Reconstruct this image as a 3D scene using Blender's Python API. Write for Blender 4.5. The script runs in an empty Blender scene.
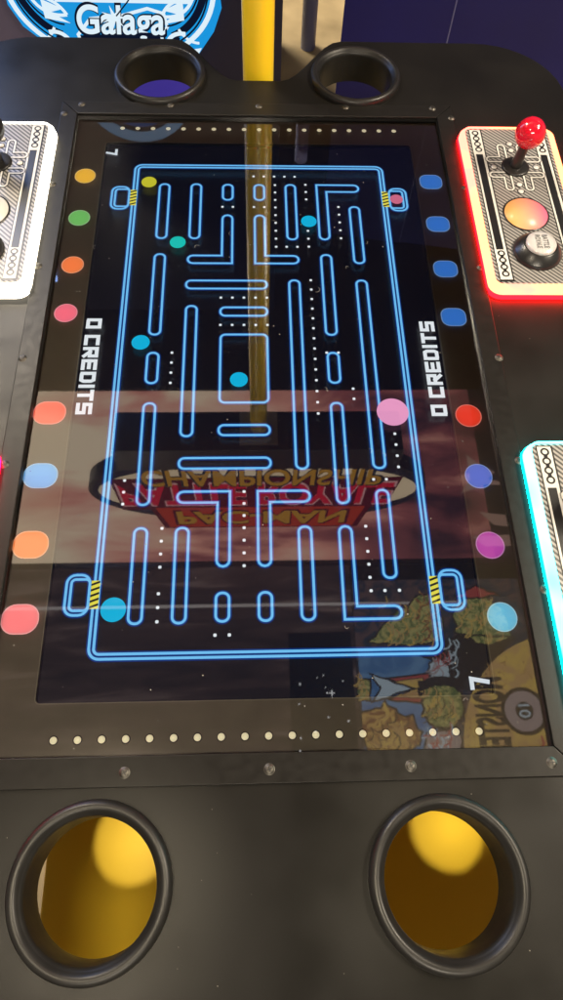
import bpy, bmesh, math, random
from mathutils import Matrix, Vector
random.seed(7)
C = bpy.context.scene.collection
SC = bpy.context.scene

# ------------------------------------------------------------------ camera, world, exposure
def make_camera():
    right = Vector((0.99925824, -0.02461707, 0.02961374))
    fwd = Vector((0.03734607, 0.43188991, -0.9011528))
    down = fwd.cross(right)
    cd = bpy.data.cameras.new('camera'); cam = bpy.data.objects.new('camera', cd); C.objects.link(cam)
    m = Matrix((right, -down, -fwd)).transposed().to_4x4()
    m.translation = Vector((-0.00892321, -0.4554119, 0.60672408))
    cam.matrix_world = m
    cd.sensor_fit = 'VERTICAL'; cd.sensor_height = 36.0; cd.sensor_width = 36.0
    cd.lens = 36.0 * 685.99 / 1000.0
    cd.clip_start = 0.01; cd.clip_end = 100
    SC.camera = cam
make_camera()

w = bpy.data.worlds.new('World'); SC.world = w; w.use_nodes = True
w.node_tree.nodes['Background'].inputs[0].default_value = (1.0, 0.9, 0.8, 1)
w.node_tree.nodes['Background'].inputs[1].default_value = 0.24
SC.view_settings.view_transform = 'Standard'
SC.view_settings.look = 'None'
SC.view_settings.exposure = 0.0
SC.view_settings.gamma = 1.0
SC.cycles.max_bounces = 10
SC.cycles.transparent_max_bounces = 12

LAMPS = [  # x, y, z, size x, size y, watts, colour, label
    (-1.52, 1.10, 2.45, 0.6, 2.0, 560, (1.0, 0.86, 0.66), 'long warm ceiling lamp over the left side of the table, nearest the pink mural'),
    (-1.75, 3.6, 2.45, 0.7, 2.2, 520, (1.0, 0.90, 0.76), 'long warm ceiling lamp farthest away on the left, above the retro cabinet'),
    (-0.80, -0.95, 2.45, 0.30, 0.30, 22, (1.0, 0.84, 0.62), 'square warm ceiling lamp overhead behind the photographer on the left'),
    (2.15, 0.1, 2.45, 0.5, 1.2, 190, (1.0, 0.86, 0.66), 'added warm fill lamp well out to the right, beyond the red and teal panels'),  # added fill for the bezel and the right side
    (0.1, -2.9, 2.45, 1.4, 0.4, 125, (1.0, 0.88, 0.70), 'added wide warm fill lamp farthest back, well behind the photographer'),  # added fill from behind, lifts the bezel prints and the post
]

SPOTS = [  # position, aim, watts, label; added beams that light the pedestal through the near cups
    ((0.08, -0.67, 2.40), (-.1375, -.493, 0), 440, 'added small spotlight aimed at the left near cup holder'),
    ((-0.51, -0.71, 2.40), (.1375, -.495, 0), 480, 'added small spotlight aimed at the right near cup holder'),
]

# ------------------------------------------------------------------ materials
def lin(c):
    return tuple(((v / 255) / 12.92 if v <= 10 else (((v / 255) + 0.055) / 1.055) ** 2.4) for v in c) + (1.0,)

def pm(name, col, rough=0.5, metal=0.0, spec=0.5, emit=None, es=0.0, noise=None, bump=None, coat=0.0):
    m = bpy.data.materials.new(name); m.use_nodes = True
    nt = m.node_tree; b = nt.nodes['Principled BSDF']
    b.inputs['Base Color'].default_value = tuple(col[:3]) + (1,)
    b.inputs['Roughness'].default_value = rough
    b.inputs['Metallic'].default_value = metal
    b.inputs['Specular IOR Level'].default_value = spec
    if coat: b.inputs['Coat Weight'].default_value = coat
    if emit is not None:
        b.inputs['Emission Color'].default_value = tuple(emit[:3]) + (1,)
        b.inputs['Emission Strength'].default_value = es
    tc = None
    if noise or bump:
        tc = nt.nodes.new('ShaderNodeTexCoord')
    if noise:   # (scale, rough spread, colour spread)
        n = nt.nodes.new('ShaderNodeTexNoise'); n.inputs['Scale'].default_value = noise[0]; n.inputs['Detail'].default_value = 6
        nt.links.new(tc.outputs['Object'], n.inputs['Vector'])
        mr = nt.nodes.new('ShaderNodeMapRange'); mr.inputs[1].default_value = 0.3; mr.inputs[2].default_value = 0.7
        mr.inputs[3].default_value = max(0.02, rough - noise[1]); mr.inputs[4].default_value = rough + noise[1]
        nt.links.new(n.outputs['Fac'], mr.inputs[0]); nt.links.new(mr.outputs[0], b.inputs['Roughness'])
        r = nt.nodes.new('ShaderNodeValToRGB')
        k = noise[2]
        r.color_ramp.elements[0].position = 0.3; r.color_ramp.elements[1].position = 0.7
        r.color_ramp.elements[0].color = tuple(v * (1 - k) for v in col[:3]) + (1,)
        r.color_ramp.elements[1].color = tuple(min(1, v * (1 + k)) for v in col[:3]) + (1,)
        nt.links.new(n.outputs['Fac'], r.inputs[0]); nt.links.new(r.outputs[0], b.inputs['Base Color'])
    if bump:    # (scale, strength, distance)
        n2 = nt.nodes.new('ShaderNodeTexNoise'); n2.inputs['Scale'].default_value = bump[0]; n2.inputs['Detail'].default_value = 4
        nt.links.new(tc.outputs['Object'], n2.inputs['Vector'])
        bp = nt.nodes.new('ShaderNodeBump'); bp.inputs['Strength'].default_value = bump[1]; bp.inputs['Distance'].default_value = bump[2]
        nt.links.new(n2.outputs['Fac'], bp.inputs['Height']); nt.links.new(bp.outputs[0], b.inputs['Normal'])
    return m

def em(name, col, s):
    m = bpy.data.materials.new(name); m.use_nodes = True; nt = m.node_tree; nt.nodes.clear()
    o = nt.nodes.new('ShaderNodeOutputMaterial'); e = nt.nodes.new('ShaderNodeEmission')
    e.inputs[0].default_value = tuple(col[:3]) + (1,); e.inputs[1].default_value = s
    nt.links.new(e.outputs[0], o.inputs[0]); return m

def led_mat(name, ca, cb, s):
    """a lit strip: colour drifts between two hues from one diode to the next"""
    m = em(name, ca, s); nt = m.node_tree; e = [n for n in nt.nodes if n.type == 'EMISSION'][0]
    tc = nt.nodes.new('ShaderNodeTexCoord'); n = nt.nodes.new('ShaderNodeTexNoise'); n.inputs['Scale'].default_value = 20; n.inputs['Detail'].default_value = 1
    nt.links.new(tc.outputs['Object'], n.inputs['Vector'])
    r = nt.nodes.new('ShaderNodeValToRGB'); r.color_ramp.elements[0].position = .4; r.color_ramp.elements[1].position = .6
    r.color_ramp.elements[0].color = tuple(ca[:3]) + (1,); r.color_ramp.elements[1].color = tuple(cb[:3]) + (1,)
    nt.links.new(n.outputs['Fac'], r.inputs[0]); nt.links.new(r.outputs[0], e.inputs[0]); return m

def glass_mat():
    m = bpy.data.materials.new('coated_glass'); m.use_nodes = True; nt = m.node_tree; nt.nodes.clear()
    o = nt.nodes.new('ShaderNodeOutputMaterial'); mx = nt.nodes.new('ShaderNodeMixShader')
    t = nt.nodes.new('ShaderNodeBsdfTransparent'); g = nt.nodes.new('ShaderNodeBsdfGlossy')
    f = nt.nodes.new('ShaderNodeFresnel'); f.inputs[0].default_value = 2.15
    g.inputs['Roughness'].default_value = 0.02
    tc = nt.nodes.new('ShaderNodeTexCoord'); n = nt.nodes.new('ShaderNodeTexNoise'); n.inputs['Scale'].default_value = 9; n.inputs['Detail'].default_value = 2
    b = nt.nodes.new('ShaderNodeBump'); b.inputs['Strength'].default_value = .05; b.inputs['Distance'].default_value = .0006
    nt.links.new(tc.outputs['Object'], n.inputs['Vector']); nt.links.new(n.outputs['Fac'], b.inputs['Height']); nt.links.new(b.outputs[0], g.inputs['Normal'])
    nt.links.new(f.outputs[0], mx.inputs[0]); nt.links.new(t.outputs[0], mx.inputs[1]); nt.links.new(g.outputs[0], mx.inputs[2])
    nt.links.new(mx.outputs[0], o.inputs[0]); return m
def clear_mat():
    m = bpy.data.materials.new('clear_glass_body'); m.use_nodes = True; nt = m.node_tree; nt.nodes.clear()
    o = nt.nodes.new('ShaderNodeOutputMaterial'); t = nt.nodes.new('ShaderNodeBsdfTransparent'); t.inputs[0].default_value = (.97, .985, .98, 1)
    nt.links.new(t.outputs[0], o.inputs[0]); return m

def stripe_mat():
    m = pm('striped_overlay', (.3, .29, .28), .35, coat=.2); nt = m.node_tree; b = nt.nodes['Principled BSDF']
    tc = nt.nodes.new('ShaderNodeTexCoord'); wv = nt.nodes.new('ShaderNodeTexWave'); wv.wave_type = 'BANDS'; wv.bands_direction = 'DIAGONAL'
    wv.inputs['Scale'].default_value = 100; wv.inputs['Distortion'].default_value = 0
    nt.links.new(tc.outputs['Object'], wv.inputs['Vector'])
    r = nt.nodes.new('ShaderNodeValToRGB'); r.color_ramp.elements[0].position = .3; r.color_ramp.elements[1].position = .7
    r.color_ramp.elements[0].color = (.06, .06, .057, 1); r.color_ramp.elements[1].color = (.32, .305, .285, 1)
    nt.links.new(wv.outputs['Fac'], r.inputs[0]); nt.links.new(r.outputs[0], b.inputs['Base Color']); return m

def gradient_mat(name, ca, cb, axis=0, lo=-.03, hi=.03):
    m = pm(name, ca, .35); nt = m.node_tree; b = nt.nodes['Principled BSDF']
    tc = nt.nodes.new('ShaderNodeTexCoord'); sp = nt.nodes.new('ShaderNodeSeparateXYZ'); nt.links.new(tc.outputs['Object'], sp.inputs[0])
    mr = nt.nodes.new('ShaderNodeMapRange'); mr.inputs[1].default_value = lo; mr.inputs[2].default_value = hi
    nt.links.new(sp.outputs[axis], mr.inputs[0])
    r = nt.nodes.new('ShaderNodeValToRGB'); r.color_ramp.elements[0].color = tuple(ca[:3]) + (1,); r.color_ramp.elements[1].color = tuple(cb[:3]) + (1,)
    nt.links.new(mr.outputs[0], r.inputs[0]); nt.links.new(r.outputs[0], b.inputs['Base Color']); return m

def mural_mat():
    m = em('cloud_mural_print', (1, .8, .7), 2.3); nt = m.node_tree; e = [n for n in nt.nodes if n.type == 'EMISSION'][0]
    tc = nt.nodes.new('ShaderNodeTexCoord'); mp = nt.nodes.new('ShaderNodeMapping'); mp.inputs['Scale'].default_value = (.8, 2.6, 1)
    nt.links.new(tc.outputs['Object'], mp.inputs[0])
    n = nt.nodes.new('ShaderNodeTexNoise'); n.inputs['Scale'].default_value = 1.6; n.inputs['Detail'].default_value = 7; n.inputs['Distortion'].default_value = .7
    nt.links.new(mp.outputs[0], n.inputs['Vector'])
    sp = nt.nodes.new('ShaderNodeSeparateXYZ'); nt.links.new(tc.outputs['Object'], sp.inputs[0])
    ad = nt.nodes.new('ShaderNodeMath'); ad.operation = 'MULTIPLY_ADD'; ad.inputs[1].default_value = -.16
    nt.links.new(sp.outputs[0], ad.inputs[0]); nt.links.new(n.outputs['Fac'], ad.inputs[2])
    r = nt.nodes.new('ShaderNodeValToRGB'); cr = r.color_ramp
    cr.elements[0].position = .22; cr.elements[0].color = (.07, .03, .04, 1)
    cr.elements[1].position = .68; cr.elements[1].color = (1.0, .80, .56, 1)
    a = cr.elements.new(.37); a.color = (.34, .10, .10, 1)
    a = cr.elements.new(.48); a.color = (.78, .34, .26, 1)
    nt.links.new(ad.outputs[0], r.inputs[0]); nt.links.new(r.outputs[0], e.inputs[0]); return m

M = {}
M['table'] = pm('black_laminate', (.0075, .0070, .0060), .38, spec=.19, noise=(11, .09, .12), bump=(1200, .15, .0003))
M['frame'] = pm('black_coated_steel', (.0095, .0088, .0078), .38, spec=.18, noise=(120, .05, .1), bump=(1500, .10, .0002))
M['bezel'] = pm('dark_printed_bezel', (.185, .160, .128), .42, noise=(40, .05, .06))
M['black'] = pm('black_plastic', (.012, .012, .012), .30)
M['rubber'] = pm('matte_black_rubber', (.010, .0095, .009), .40, spec=.3, noise=(60, .06, .1))
M['steel'] = pm('dark_zinc_screw', (.09, .085, .075), .5, metal=1.0, noise=(300, .1, .1))
M['recess'] = pm('screw_recess', (.01, .01, .01), .6)
M['lcd'] = pm('lcd_black', (.006, .007, .012), .25, emit=(.25, .35, 1.0), es=.006)
M['maze'] = em('lit_pale_blue_line', lin((118, 200, 255)), 1.0)
M['halo'] = em('lit_dark_blue_edge', lin((8, 52, 124)), 1.0)
M['white_px'] = em('lit_white', lin((240, 245, 250)), 1.0)
M['hud'] = em('lit_hud_white', lin((225, 232, 240)), 1.0)
M['hazard_y'] = em('lit_yellow', lin((245, 232, 80)), .95)
M['hazard_k'] = em('lit_black', (.01, .01, .01), 1.0)
M['cyan_px'] = em('lit_cyan', lin((14, 185, 230)), 1.0)
M['teal_px'] = em('lit_teal', lin((20, 200, 190)), 1.0)
M['yellow_px'] = em('lit_game_yellow', lin((205, 200, 50)), 1.0)
M['pink_px'] = em('lit_pink', lin((240, 160, 205)), 1.0)
M['rose_px'] = em('lit_rose', lin((215, 110, 140)), 1.0)
M['glass'] = glass_mat(); M['clear'] = clear_mat()
M['cream'] = pm('cream_print', lin((235, 225, 185)), .5, emit=lin((255, 240, 200)), es=.55)  # glow put into the dot print, as if backlit, to lift it
M['stripe'] = stripe_mat()
M['white'] = pm('white_print', (.58, .57, .53), .4)
M['print_grey'] = pm('worn_grey_print', (.10, .10, .10), .4)
M['white_cap'] = pm('white_button_plastic', (.50, .49, .48), .22, coat=.4)
M['ball'] = pm('glossy_red_plastic', (.62, .008, .025), .12, coat=.6)
M['peach'] = gradient_mat('peach_to_pink_print', lin((255, 190, 110)), lin((240, 110, 140)), 0, .30, .345)
M['yellow'] = pm('yellow_powder_coat', (.86, .60, .02), .30, coat=.15, noise=(8, .03, .02))
M['yellow_base'] = pm('yellow_pedestal_paint', (.82, .56, .035), .45, noise=(6, .05, .03))
M['trim'] = pm('bare_edge', (.32, .29, .24), .35)

# ------------------------------------------------------------------ object helpers
def obj(name, me_or_bm, mats, parent=None):
    if isinstance(me_or_bm, bmesh.types.BMesh):
        me = bpy.data.meshes.new(name); me_or_bm.normal_update(); me_or_bm.to_mesh(me); me_or_bm.free()
    else:
        me = me_or_bm; me.name = name
    if not isinstance(mats, (list, tuple)): mats = [mats]
    for m in mats: me.materials.append(m)
    o = bpy.data.objects.new(name, me); C.objects.link(o)
    if parent: o.parent = parent
    return o

def smooth(o, ang=40):
    for p in o.data.polygons: p.use_smooth = True
    try: o.data.set_sharp_from_angle(angle=math.radians(ang))
    except Exception: pass
    return o

def thing(name, label, cat, loc=(0, 0, 0), group=None):
    o = bpy.data.objects.new(name, None); C.objects.link(o); o.location = loc; o.empty_display_size = .05
    o['label'] = label; o['category'] = cat
    if group: o['group'] = group
    return o

def tag(o, label, cat, group=None):
    o['label'] = label; o['category'] = cat
    if group: o['group'] = group
    return o

def slab(loops, z0, z1, bevel=0.0, res=2):
    """mesh of a flat outline with holes, extruded from z0 to z1"""
    cu = bpy.data.curves.new('tmp', 'CURVE'); cu.dimensions = '2D'; cu.fill_mode = 'BOTH'
    for lp in loops:
        s = cu.splines.new('POLY'); s.points.add(len(lp) - 1)
        for i, q in enumerate(lp): s.points[i].co = (q[0], q[1], 0, 1)
        s.use_cyclic_u = True
    cu.extrude = max(1e-6, (z1 - z0) / 2 - bevel); cu.bevel_depth = bevel; cu.bevel_resolution = res
    if bevel: cu.offset = -bevel
    o = bpy.data.objects.new('tmp', cu); C.objects.link(o)
    me = bpy.data.meshes.new_from_object(o.evaluated_get(bpy.context.evaluated_depsgraph_get()))
    bpy.data.objects.remove(o); bpy.data.curves.remove(cu)
    me.transform(Matrix.Translation((0, 0, (z0 + z1) / 2)))
    return me

def arc(cx, cy, r, a0, a1, n=8):
    return [(cx + r * math.cos(math.radians(a0 + (a1 - a0) * i / n)), cy + r * math.sin(math.radians(a0 + (a1 - a0) * i / n))) for i in range(n + 1)]
def circle(cx, cy, r, n=48): return [(cx + r * math.cos(2 * math.pi * i / n), cy + r * math.sin(2 * math.pi * i / n)) for i in range(n)]
def rrect(x0, y0, x1, y1, r, n=6):
    return arc(x1 - r, y0 + r, r, -90, 0, n) + arc(x1 - r, y1 - r, r, 0, 90, n) + arc(x0 + r, y1 - r, r, 90, 180, n) + arc(x0 + r, y0 + r, r, 180, 270, n)

def lathe(bm, prof, cx=0, cy=0, n=48, mat=0, closed=False):
    rings = []
    for r, z in prof:
        if r < 1e-7: rings.append([bm.verts.new((cx, cy, z))])
        else: rings.append([bm.verts.new((cx + r * math.cos(2 * math.pi * i / n), cy + r * math.sin(2 * math.pi * i / n), z)) for i in range(n)])
    prs = list(zip(rings, rings[1:])) + ([(rings[-1], rings[0])] if closed else [])
    for a, b in prs:
        for i in range(n):
            j = (i + 1) % n
            if len(a) == 1 and len(b) == 1: continue
            if len(a) == 1: f = bm.faces.new((a[0], b[j], b[i]))
            elif len(b) == 1: f = bm.faces.new((a[i], a[j], b[0]))
            else: f = bm.faces.new((a[i], a[j], b[j], b[i]))
            f.material_index = mat; f.smooth = True

def face(bm, pts, z, mat=0):
    f = bm.faces.new([bm.verts.new((x, y, z)) for x, y in pts]); f.material_index = mat; return f

def ribbon(bm, pts, w, z, closed=True, mat=0, cap=0.0):
    """a flat line of width w along pts"""
    P = [Vector(q) for q in pts]; n = len(P); L = []; R = []
    for i in range(n):
        if closed: a, b = P[i - 1], P[(i + 1) % n]; d0 = (P[i] - a); d1 = (b - P[i])
        else:
            d0 = P[i] - P[i - 1] if i else P[1] - P[0]; d1 = P[i + 1] - P[i] if i < n - 1 else P[-1] - P[-2]
        d0 = d0.normalized(); d1 = d1.normalized()
        n0 = Vector((-d0.y, d0.x)); n1 = Vector((-d1.y, d1.x)); mi = (n0 + n1)
        mi = mi.normalized() if mi.length > 1e-6 else n0
        k = w / 2 / max(.35, mi.dot(n0)); q = P[i]
        if not closed and cap:
            if i == 0: q = q - d1 * cap
            if i == n - 1: q = q + d0 * cap
        L.append(bm.verts.new((*(q + mi * k), z))); R.append(bm.verts.new((*(q - mi * k), z)))
    for i in range(n if closed else n - 1):
        j = (i + 1) % n
        f = bm.faces.new((R[i], R[j], L[j], L[i])); f.material_index = mat

def box(bm, x0, y0, z0, x1, y1, z1, mat=0):
    v = [bm.verts.new(q) for q in ((x0, y0, z0), (x1, y0, z0), (x1, y1, z0), (x0, y1, z0), (x0, y0, z1), (x1, y0, z1), (x1, y1, z1), (x0, y1, z1))]
    for ids in ((0, 3, 2, 1), (4, 5, 6, 7), (0, 1, 5, 4), (1, 2, 6, 5), (2, 3, 7, 6), (3, 0, 4, 7)):
        bm.faces.new([v[i] for i in ids]).material_index = mat

def bevel_bm(bm, w, seg=2):
    bmesh.ops.bevel(bm, geom=list(bm.edges), offset=w, segments=seg, affect='EDGES', profile=.5)

def text_mesh(body, size, extrude=0.0, offset=0.0, shear=0.0, spacing=1.0, align='CENTER'):
    cu = bpy.data.curves.new('tmp', 'FONT'); cu.body = body; cu.size = size; cu.extrude = extrude; cu.offset = offset
    cu.shear = shear; cu.space_character = spacing; cu.align_x = align; cu.align_y = 'CENTER'
    o = bpy.data.objects.new('tmp', cu); C.objects.link(o)
    me = bpy.data.meshes.new_from_object(o.evaluated_get(bpy.context.evaluated_depsgraph_get()))
    bpy.data.objects.remove(o); bpy.data.curves.remove(cu); return me

def fit(me, w, h):
    """scale a text mesh to a width and height about its middle"""
    xs = [v.co.x for v in me.vertices]; ys = [v.co.y for v in me.vertices]
    cx, cy = (min(xs) + max(xs)) / 2, (min(ys) + max(ys)) / 2
    me.transform(Matrix.Translation((-cx, -cy, 0)))
    me.transform(Matrix.Diagonal((w / (max(xs) - min(xs)), h / (max(ys) - min(ys)), 1, 1)))
    return me

STAND = Matrix.Rotation(math.radians(90), 4, 'X')          # flat drawing (x, y) -> upright facing the camera (x, z)

# ------------------------------------------------------------------ setting
bm = bmesh.new(); box(bm, -6, -4, -.80, 6, 8, -.78)
M['floor'] = pm('beige_vinyl_floor', (.24, .18, .09), .45, noise=(7, .08, .28), bump=(30, .1, .002))
o = obj('floor', bm, M['floor']); o['kind'] = 'structure'
bm = bmesh.new(); box(bm, -6, -4, 2.62, 6, 8, 2.66)
M['ceil'] = pm('dark_brown_ceiling', (.05, .036, .030), .7, noise=(3, .05, .3))
o = obj('ceiling', bm, M['ceil']); o['kind'] = 'structure'

for i, (x, y, z, sx, sy, wt, col, lab) in enumerate(LAMPS):
    t = thing('ceiling_lamp', lab, 'lamp', (x, y, z), 'ceiling lamps around the table')
    bm = bmesh.new()
    if sx < .2:
        lathe(bm, [(0, .02), (sx / 2 + .03, .02), (sx / 2 + .03, -.01), (sx / 2 + .005, -.01), (sx / 2 + .005, .006), (0, .006)], n=32)
    else:
        box(bm, -sx / 2 - .03, -sy / 2 - .03, .006, sx / 2 + .03, sy / 2 + .03, .06)
    obj('lamp_housing', bm, M['black'], t)
    bm = bmesh.new()
    if sx < .2: lathe(bm, [(0, -.001), (sx / 2, -.001), (sx / 2, .003), (0, .003)], n=32)
    else: box(bm, -sx / 2, -sy / 2, -.001, sx / 2, sy / 2, .004)
    obj('lamp_diffuser', bm, em('lamp_diffuser_glow', col, 3.0), t)
    ld = bpy.data.lights.new('lamp_light', 'AREA'); ld.energy = wt; ld.color = col; ld.shape = 'DISK' if sx < .2 else 'RECTANGLE'; ld.size = sx; ld.size_y = sy
    lo = bpy.data.objects.new('lamp_light', ld); C.objects.link(lo); lo.parent = t; lo.location = (0, 0, -.01)

for pos, aim, wt, lab in SPOTS:
    d = Vector(aim) - Vector(pos)
    t = thing('added_spot_lamp', lab, 'lamp', pos, 'added spotlights above the near cup holders')
    t.rotation_euler = d.to_track_quat('-Z', 'Y').to_euler()
    bm = bmesh.new(); lathe(bm, [(0, .14), (.03, .14), (.045, .02), (.045, -.03), (.040, -.03), (.038, .015), (0, .015)], n=28)
    obj('lamp_housing', bm, M['black'], t)
    bm = bmesh.new(); lathe(bm, [(0, .016), (.030, .016), (.030, .02), (0, .02)], n=24)
    obj('lamp_lens', bm, em('spot_lens_glow', (1, .86, .62), 3.0), t)
    ld = bpy.data.lights.new('spot_light', 'SPOT'); ld.energy = wt; ld.color = (1, .86, .60); ld.spot_size = math.radians(2.75); ld.spot_blend = .12; ld.shadow_soft_size = .07
    lo = bpy.data.objects.new('spot_light', ld); C.objects.link(lo); lo.parent = t; lo.location = (0, 0, -.035)

# ------------------------------------------------------------------ the arcade table
T = thing('arcade_table', 'black four player arcade table with glass over a lit blue line screen', 'arcade table', (0, 0, -.78))
class Root: pass
def part(name, me, mats, parent=T, sm=None):
    o = obj(name, me, mats, parent)
    if parent is T: o.location = (0, 0, .78)               # drawn with the glass top at height zero
    if sm: smooth(o, sm)
    return o

ZT = .004
def edge_top():
    pts = []
    pts += arc(.312, .452, .115, 0, 90, 10)
    pts += [(.20, .567), (.120, .567)]
    for k in range(1, 9):                                   # the scooped notch for the post
        s = k / 8; e = s * s * (3 - 2 * s); pts.append((.118 - .088 * s, .567 - .091 * e))
    pts += [(-x, y) for x, y in reversed(pts)]
    return pts
top_pts = edge_top()
outline = top_pts + arc(-.312, -.635, .115, 180, 270, 10) + arc(.312, -.635, .115, 270, 360, 10)
CUPS = [(-.1345, .4790), (.1345, .4815), (-.1375, -.4930), (.1375, -.4950)]
holes = [circle(x, y, .056, 48) for x, y in CUPS] + [[(-.243, -.404), (.243, -.404), (.243, .404), (-.243, .404)]]
part('tabletop', slab([outline] + holes, ZT - .034, ZT, .0025), M['table'], sm=35)
bm = bmesh.new()
ribbon(bm, outline, .001, ZT - .03, True)
bm.free()

# raised steel frame, four mitred lengths
IX, IY, OX, OY = .2385, .3985, .2605, .4225
g = .0002
frame_bm = bmesh.new()
def mitre(pts):
    me = slab([pts], ZT - .0005, .0068, .0009, 2); frame_bm.from_mesh(me); bpy.data.meshes.remove(me)
mitre([(-OX + g, OY), (-IX + g, IY), (IX - g, IY), (OX - g, OY)])
mitre([(-OX + g, -OY), (OX - g, -OY), (IX - g, -IY), (-IX + g, -IY)])
mitre([(-OX, OY - g), (-OX, -OY + g), (-IX, -IY + g), (-IX, IY - g)])
mitre([(OX, OY - g), (IX, IY - g), (IX, -IY + g), (OX, -OY + g)])
frame = part('screen_frame', frame_bm, M['frame'], sm=30)
wall_bm = bmesh.new()
me = slab([[(-.2405, -.4005), (.2405, -.4005), (.2405, .4005), (-.2405, .4005)], [(-IX, -IY), (IX, -IY), (IX, IY), (-IX, IY)]], -.012, ZT - .001)
part('frame_lip', me, M['black'], frame)

def screw_mesh():
    bm = bmesh.new()
    lathe(bm, [(0, .0014), (.0016, .0014), (.0030, .0011), (.0039, .0003), (.0042, 0), (.0046, 0), (.0049, -.0004), (.0050, -.001)], n=20)
    for a in (20, 110):
        c, s = math.cos(math.radians(a)), math.sin(math.radians(a))
        q = [(-.0024, -.0004), (.0024, -.0004), (.0024, .0004), (-.0024, .0004)]
        face(bm, [(x * c - y * s, x * s + y * c) for x, y in q], .00145 + a * 1e-6, 1)
    me = bpy.data.meshes.new('screw'); bm.to_mesh(me); bm.free(); me.materials.append(M['steel']); me.materials.append(M['recess']); return me
sme = screw_mesh()
spots = [(x, s * (.4115 if s < 0 else .4165)) for s in (1, -1) for x in (-.2345, -.1175, 0, .1165, .2345)] + [(s * (.2555 if s < 0 else .2575), y) for s in (1, -1) for y in (.397, .265, .132, .002, -.126, -.262, -.392)]
for x, y in spots:
    s = bpy.data.objects.new('screw', sme); C.objects.link(s); s.parent = frame
    s.location = (x, y, .0069); s.rotation_euler = (0, 0, random.uniform(0, 3))

# printed bezel under the glass
bez = part('bezel_panel', slab([[(-.2404, -.4004), (.2404, -.4004), (.2404, .4004), (-.2404, .4004)], rrect(-.199, -.354, .199, .354, .004, 3)], -.0058, -.0022, .0006), M['bezel'])
bm = bmesh.new()
ribbon(bm, rrect(-.1996, -.3546, .1996, .3546, .0042, 3), .0009, -.00205)
part('bezel_edge_trim', bm, M['trim'], bez)
dot_me = None
for y in (.3815, -.3845):
    for i in range(19):
        if dot_me is None:
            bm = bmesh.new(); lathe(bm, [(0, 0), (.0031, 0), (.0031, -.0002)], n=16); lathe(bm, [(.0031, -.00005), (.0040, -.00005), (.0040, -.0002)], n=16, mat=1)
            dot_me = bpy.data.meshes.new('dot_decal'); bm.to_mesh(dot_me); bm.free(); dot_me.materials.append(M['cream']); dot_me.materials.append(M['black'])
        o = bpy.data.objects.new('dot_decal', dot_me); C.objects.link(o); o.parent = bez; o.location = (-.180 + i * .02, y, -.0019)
def decal(loop, col, name):
    bm = bmesh.new(); face(bm, loop, -.0019); ribbon(bm, loop, .0011, -.0018, True, 1)
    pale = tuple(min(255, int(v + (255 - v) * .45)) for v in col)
    part(name, bm, [pm(name + '_ink', lin(col), .4, emit=lin(col), es=.5), pm(name + '_edge', lin(pale), .4, emit=lin(pale), es=.4)], bez)  # ink and edge emit their own colour, brightness put in as if backlit
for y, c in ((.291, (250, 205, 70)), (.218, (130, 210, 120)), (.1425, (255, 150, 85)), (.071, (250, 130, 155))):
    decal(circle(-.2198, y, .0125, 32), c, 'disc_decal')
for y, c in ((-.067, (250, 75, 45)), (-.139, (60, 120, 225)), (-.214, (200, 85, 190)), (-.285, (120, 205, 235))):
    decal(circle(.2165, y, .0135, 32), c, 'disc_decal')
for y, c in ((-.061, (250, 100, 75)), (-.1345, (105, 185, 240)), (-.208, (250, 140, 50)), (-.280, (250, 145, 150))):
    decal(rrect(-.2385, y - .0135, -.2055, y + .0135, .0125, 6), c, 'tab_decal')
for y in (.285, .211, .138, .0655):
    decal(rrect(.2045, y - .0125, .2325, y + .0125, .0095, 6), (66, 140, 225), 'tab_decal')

# lit screen
mm = .001; ZL = -.006
bm = bmesh.new(); box(bm, -.2395, -.3995, -.012, .2395, .3995, ZL)
scr = part('display_screen', bm, M['lcd'])
lines = []
def bar(x0, y0, x1, y1, hw=6.1):
    lines.append([(a * mm, b * mm) for a, b in rrect(x0 - hw if x0 == x1 else x0, min(y0, y1) if x0 == x1 else y0 - hw, x1 + hw if x0 == x1 else x1, max(y0, y1) if x0 == x1 else y0 + hw, 5.6, 5)])
K = [-120, -80.2, -40.6, -1, 38.4, 77.8, 117.4]
V = [(0, 281.7, 189), (1, 282, 189), (2, 281.5, 254.5), (3, 281.5, 254.5), (4, 282, 188), 
     (6, 243.5, 150), (0, 163.4, 43.5), (5, 163, 43), (0, 18.4, -21.8), (5, 18, -22), (0, -47.5, -166), (5, -48, -166), (1, 84.4, -88), (4, 123, -127), (6, 123, -127),
     (0, -191, -285), (1, -191, -285), (2, -257, -284), (3, -257, -284), (4, -191, -284), (6, -152, -244.5)]
for k, a, b in V: bar(K[k], a, K[k], b)
def ell(pts, hw=6.1):
    """a bent bar: outline of a stroke with round ends"""
    (ax, ay), (bx, by), (cx_, cy_) = [Vector(p_) for p_ in pts]
    P = [Vector(p_) for p_ in pts]; d0 = (P[1] - P[0]).normalized(); d1 = (P[2] - P[1]).normalized()
    n0 = Vector((-d0.y, d0.x)); n1 = Vector((-d1.y, d1.x)); out = []
    def cap(c, d, n): return [c + n * hw * math.cos(math.radians(t)) + d * hw * math.sin(math.radians(t)) for t in range(0, 181, 30)]
    out += [P[1] + (n0 + n1) * hw]
    out += cap(P[2] - d1 * hw, d1, n1)
    out += [P[1] - (n0 + n1) * hw]
    out += cap(P[0] + d0 * hw, -d0, -n0)
    lines.append([(q.x * mm, q.y * mm) for q in out])
for pts in (((-40.6, 228), (-40.6, 155.3), (-87, 155.3)), ((-1, 228), (-1, 155.3), (44.7, 155.3)), ((77.8, 188), (77.8, 276), (125, 276)),
            ((-86.5, -158), (-40.6, -158), (-40.6, -231)), ((45, -158), (-1, -158), (-1, -231)), ((77.8, -191), (77.8, -277.8), (125, -277.8))): ell(pts)
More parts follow.
